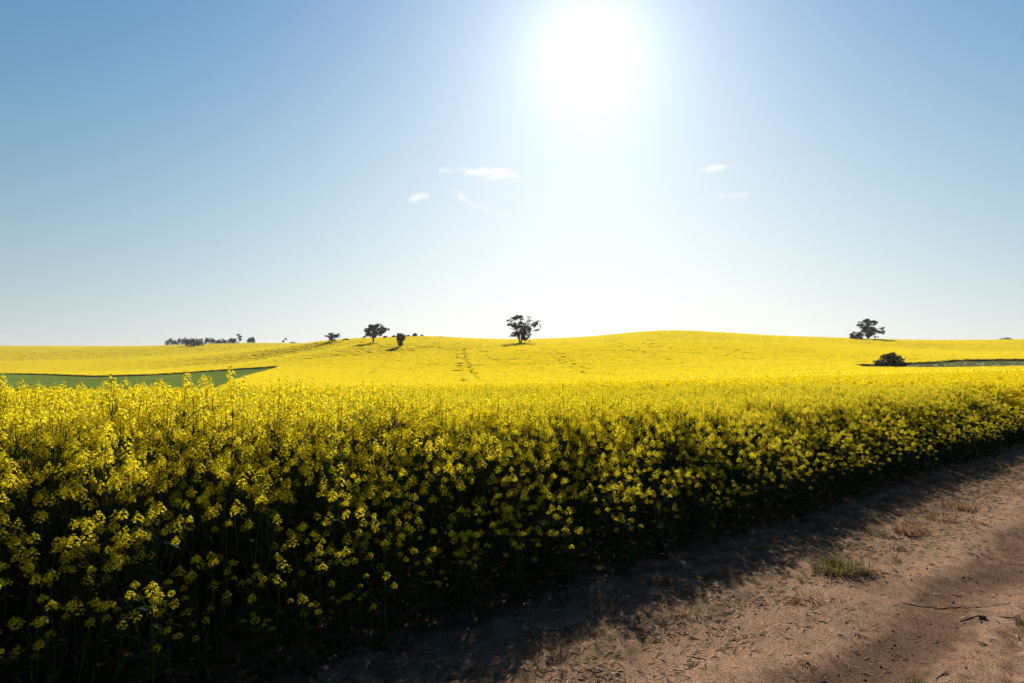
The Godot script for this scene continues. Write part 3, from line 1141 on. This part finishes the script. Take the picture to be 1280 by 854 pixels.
func track_details() -> void:
	rng.seed = 106
	var green := [Color(0.10, 0.105, 0.022), Color(0.15, 0.13, 0.035), Color(0.05, 0.06, 0.015), Color(0.22, 0.17, 0.07)]
	var dead := [Color(0.24, 0.12, 0.06), Color(0.17, 0.08, 0.04), Color(0.30, 0.19, 0.10)]
	tuft("grass_tuft", "largest green grass tuft at the edge of the crop shadow on the verge", 1046, 715, 520, 0.40, 0.13, green, 0.002, 1.1)
	tuft("grass_tuft", "brown withered grass clump right of the green tuft beside it", 1076, 714, 120, 0.26, 0.09, dead, 0.003, 0.9)
	tuft("grass_tuft", "small green sprout at the bottom edge of the picture", 1145, 854, 50, 0.10, 0.05, green, 0.003, 0.7)
	tuft("grass_tuft", "green grass tuft cut by the right edge of the picture", 1284, 788, 80, 0.14, 0.07, green, 0.003, 0.7)
	tuft("grass_tuft", "farthest rust-brown dead grass clump along the verge", 1196, 634, 150, 0.40, 0.12, dead, 0.004, 0.9)
	tuft("grass_tuft", "pale dead grass clump between the two rust-brown clumps", 1178, 650, 120, 0.36, 0.08, [Color(0.3, 0.2, 0.1), Color(0.2, 0.12, 0.06)], 0.004, 1.0)
	tuft("grass_tuft", "nearer rust-brown dead grass clump above the green tuft", 1138, 665, 150, 0.34, 0.10, dead, 0.004, 0.9)
	tuft("grass_tuft", "little dark weed between the green tuft and rust-brown clump", 1123, 686, 70, 0.14, 0.05, [Color(0.06, 0.06, 0.025), Color(0.10, 0.06, 0.03)], 0.004, 1.0)
	tuft("grass_tuft", "small straw-tipped dead clump in the open left of the rut", 1012, 752, 80, 0.20, 0.05, dead + [Color(0.45, 0.34, 0.2)], 0.003, 1.0)
	tuft("grass_tuft", "flat dead weed near the bottom of the bare verge", 1010, 832, 60, 0.10, 0.03, dead, 0.003, 1.0)
	var dark := Color(0.035, 0.024, 0.018)
	var bark := Color(0.06, 0.04, 0.028)
	stick("long thin dead twig lying across the wheel rut", [[1127, 751.5], [1141, 752.5], [1153, 753.7], [1163, 753.2], [1172, 755.4], [1185, 754.6], [1197, 755.8], [1206, 755.0]], 0.003, bark)
	stick("thin dead twig end to end with the long one, on its right", [[1210, 757], [1222, 757.6], [1232, 758.6], [1243, 757.2], [1252, 757.6], [1264, 755.8]], 0.0026, bark)
	stick("short thick crooked twig below the long thin one", [[1200, 775], [1208, 774.5], [1216, 773], [1224, 769.5]], 0.006, bark)
	stick("curved dark twig lying at the right below the long one", [[1247, 772], [1256, 775], [1268, 775.5], [1276, 773]], 0.005, Color(0.06, 0.03, 0.02))
	stick("small thin twig on the littered ground near bottom middle", [[858, 820], [870, 822], [884, 825.5]], 0.004, dark)
	stick("bent grey twig at the bottom right corner of the verge", [[1170, 852], [1178, 845], [1184, 841]], 0.005, dark)
	# one stone worth seeing by the crooked twig
	var sp := on_track(1228, 775)
	var st := Geo.new()
	lump(st, 0.022, 4)
	tag(piece("field_stone", st.mesh(M.stone), self, Transform3D(Basis().scaled(Vector3(1.2, 0.7, 1.0)), Vector3(sp.x, track_y(sp.x, sp.y) + 0.008, -sp.y))), "pale brown stone lying against the crooked twig", "stone")
	# loose clods and grit
	var kinds := []
	for i in 4:
		var g := Geo.new()
		lump(g, 1.0, i)
		kinds.append(g.mesh(M.stone))
	var at := [[], [], [], []]
	for i in 9000:
		var u := rnd(-0.5, 12.0)
		var v := rnd(-3.4, 1.0)
		if rough.get_noise_2d(u * 1.2, v * 1.2 + 30.0) < -0.05 and rng.randf() < 0.8:
			continue
		var p := xd_of(u, v)
		var s := 0.002 + 0.008 * pow(rng.randf(), 7.0)
		at[i % 4].append(Transform3D(Basis.from_euler(Vector3(rnd(0, TAU), rnd(0, TAU), 0)).scaled(Vector3(s, s * 0.7, s)), Vector3(p.x, track_y(p.x, p.y) + s * 0.25, -p.y)))
	var gravel := base("soil_gravel", Vector3.ZERO)
	gravel.set_meta("kind", "stuff")
	gravel.set_meta("label", "loose clods and grit scattered over the track")
	for i in 4:
		scatter("clod", kinds[i], at[i], gravel)
	# low weeds and dead grass between the crop and the wheel rut
	var weed := []
	for i in 5:
		var g := Geo.new()
		blades(g, 26, 0.10, 0.05 + 0.012 * i, green if i < 2 else dead, 0.0022, 1.2)
		weed.append(g.mesh(M.grass))
	var grow := [[], [], [], [], []]
	for i in 900:
		var u := rnd(-0.5, 16.0)
		var v := rnd(-3.7, -2.05)
		if rough.get_noise_2d(u * 0.9 + 15.0, v * 1.6) < 0.10 + 0.12 * smoothstep(-2.7, -2.1, v):
			continue
		var p := xd_of(u, v)
		grow[rng.randi() % 5].append(Transform3D(Basis(Vector3.UP, rnd(0, TAU)).scaled(Vector3.ONE * rnd(0.4, 1.1)), Vector3(p.x, track_y(p.x, p.y), -p.y)))
	var weeds := base("verge_weeds", Vector3.ZERO)
	weeds.set_meta("kind", "stuff")
	weeds.set_meta("label", "low weeds and dead grass scattered along the crop edge")
	for i in 5:
		if grow[i].size():
			scatter("weed", weed[i], grow[i], weeds)
	# straw and fallen bits of crop
	var straws := []
	for i in 4:
		var g := Geo.new()
		var bend := rnd(-0.25, 0.25)
		var col: Color = [Color(0.46, 0.35, 0.20), Color(0.12, 0.07, 0.04), Color(0.26, 0.17, 0.09), Color(0.07, 0.045, 0.03)][i]
		g.tube([Vector3(-0.5, 0, 0), Vector3(0, 0.05, bend), Vector3(0.5, 0.02, bend * 0.2)], [0.03, 0.055, 0.02], 3, col)
		straws.append(g.mesh(M.dry))
	var lie := [[], [], [], []]
	for i in 26000:
		var u := rnd(-0.5, 13.0)
		var v := -2.6 + rng.randfn(0.0, 0.42) if i % 4 else rnd(-3.5, 1.0)
		if rough.get_noise_2d(u * 1.5 + 80.0, v * 2.5) < -0.08 and rng.randf() < 0.75:
			continue
		var p := xd_of(u, v)
		var s := 0.012 + 0.055 * pow(rng.randf(), 2.0)
		var b := Basis.from_euler(Vector3(rnd(-0.2, 0.2), rnd(0, TAU), rnd(-0.3, 0.3))).scaled(Vector3(s, s, s))
		lie[rng.randi() % 4].append(Transform3D(b, Vector3(p.x, track_y(p.x, p.y) + 0.003, -p.y)))
	var straw := base("straw_litter", Vector3.ZERO)
	straw.set_meta("kind", "stuff")
	straw.set_meta("label", "straw and fallen plant litter along the crop edge")
	for i in 4:
		scatter("straw", straws[i], lie[i], straw)


func lump(g: Geo, size: float, seed_: int) -> void:
	var ring := []
	for j in 5:
		var row := []
		for i in 7:
			var el := (j / 4.0 - 0.5) * PI
			var az := i * TAU / 7.0
			var p := Vector3(cos(az) * cos(el), sin(el), sin(az) * cos(el))
			row.append(p * size * (1.0 + 0.55 * rough.get_noise_3d(p.x + seed_ * 9.0, p.y, p.z)))
		ring.append(row)
	var col := tint(Color(0.21, 0.135, 0.09), 0.25)
	for j in 4:
		for i in 7:
			g.quad(ring[j][i], ring[j + 1][i], ring[j + 1][(i + 1) % 7], ring[j][(i + 1) % 7], col)
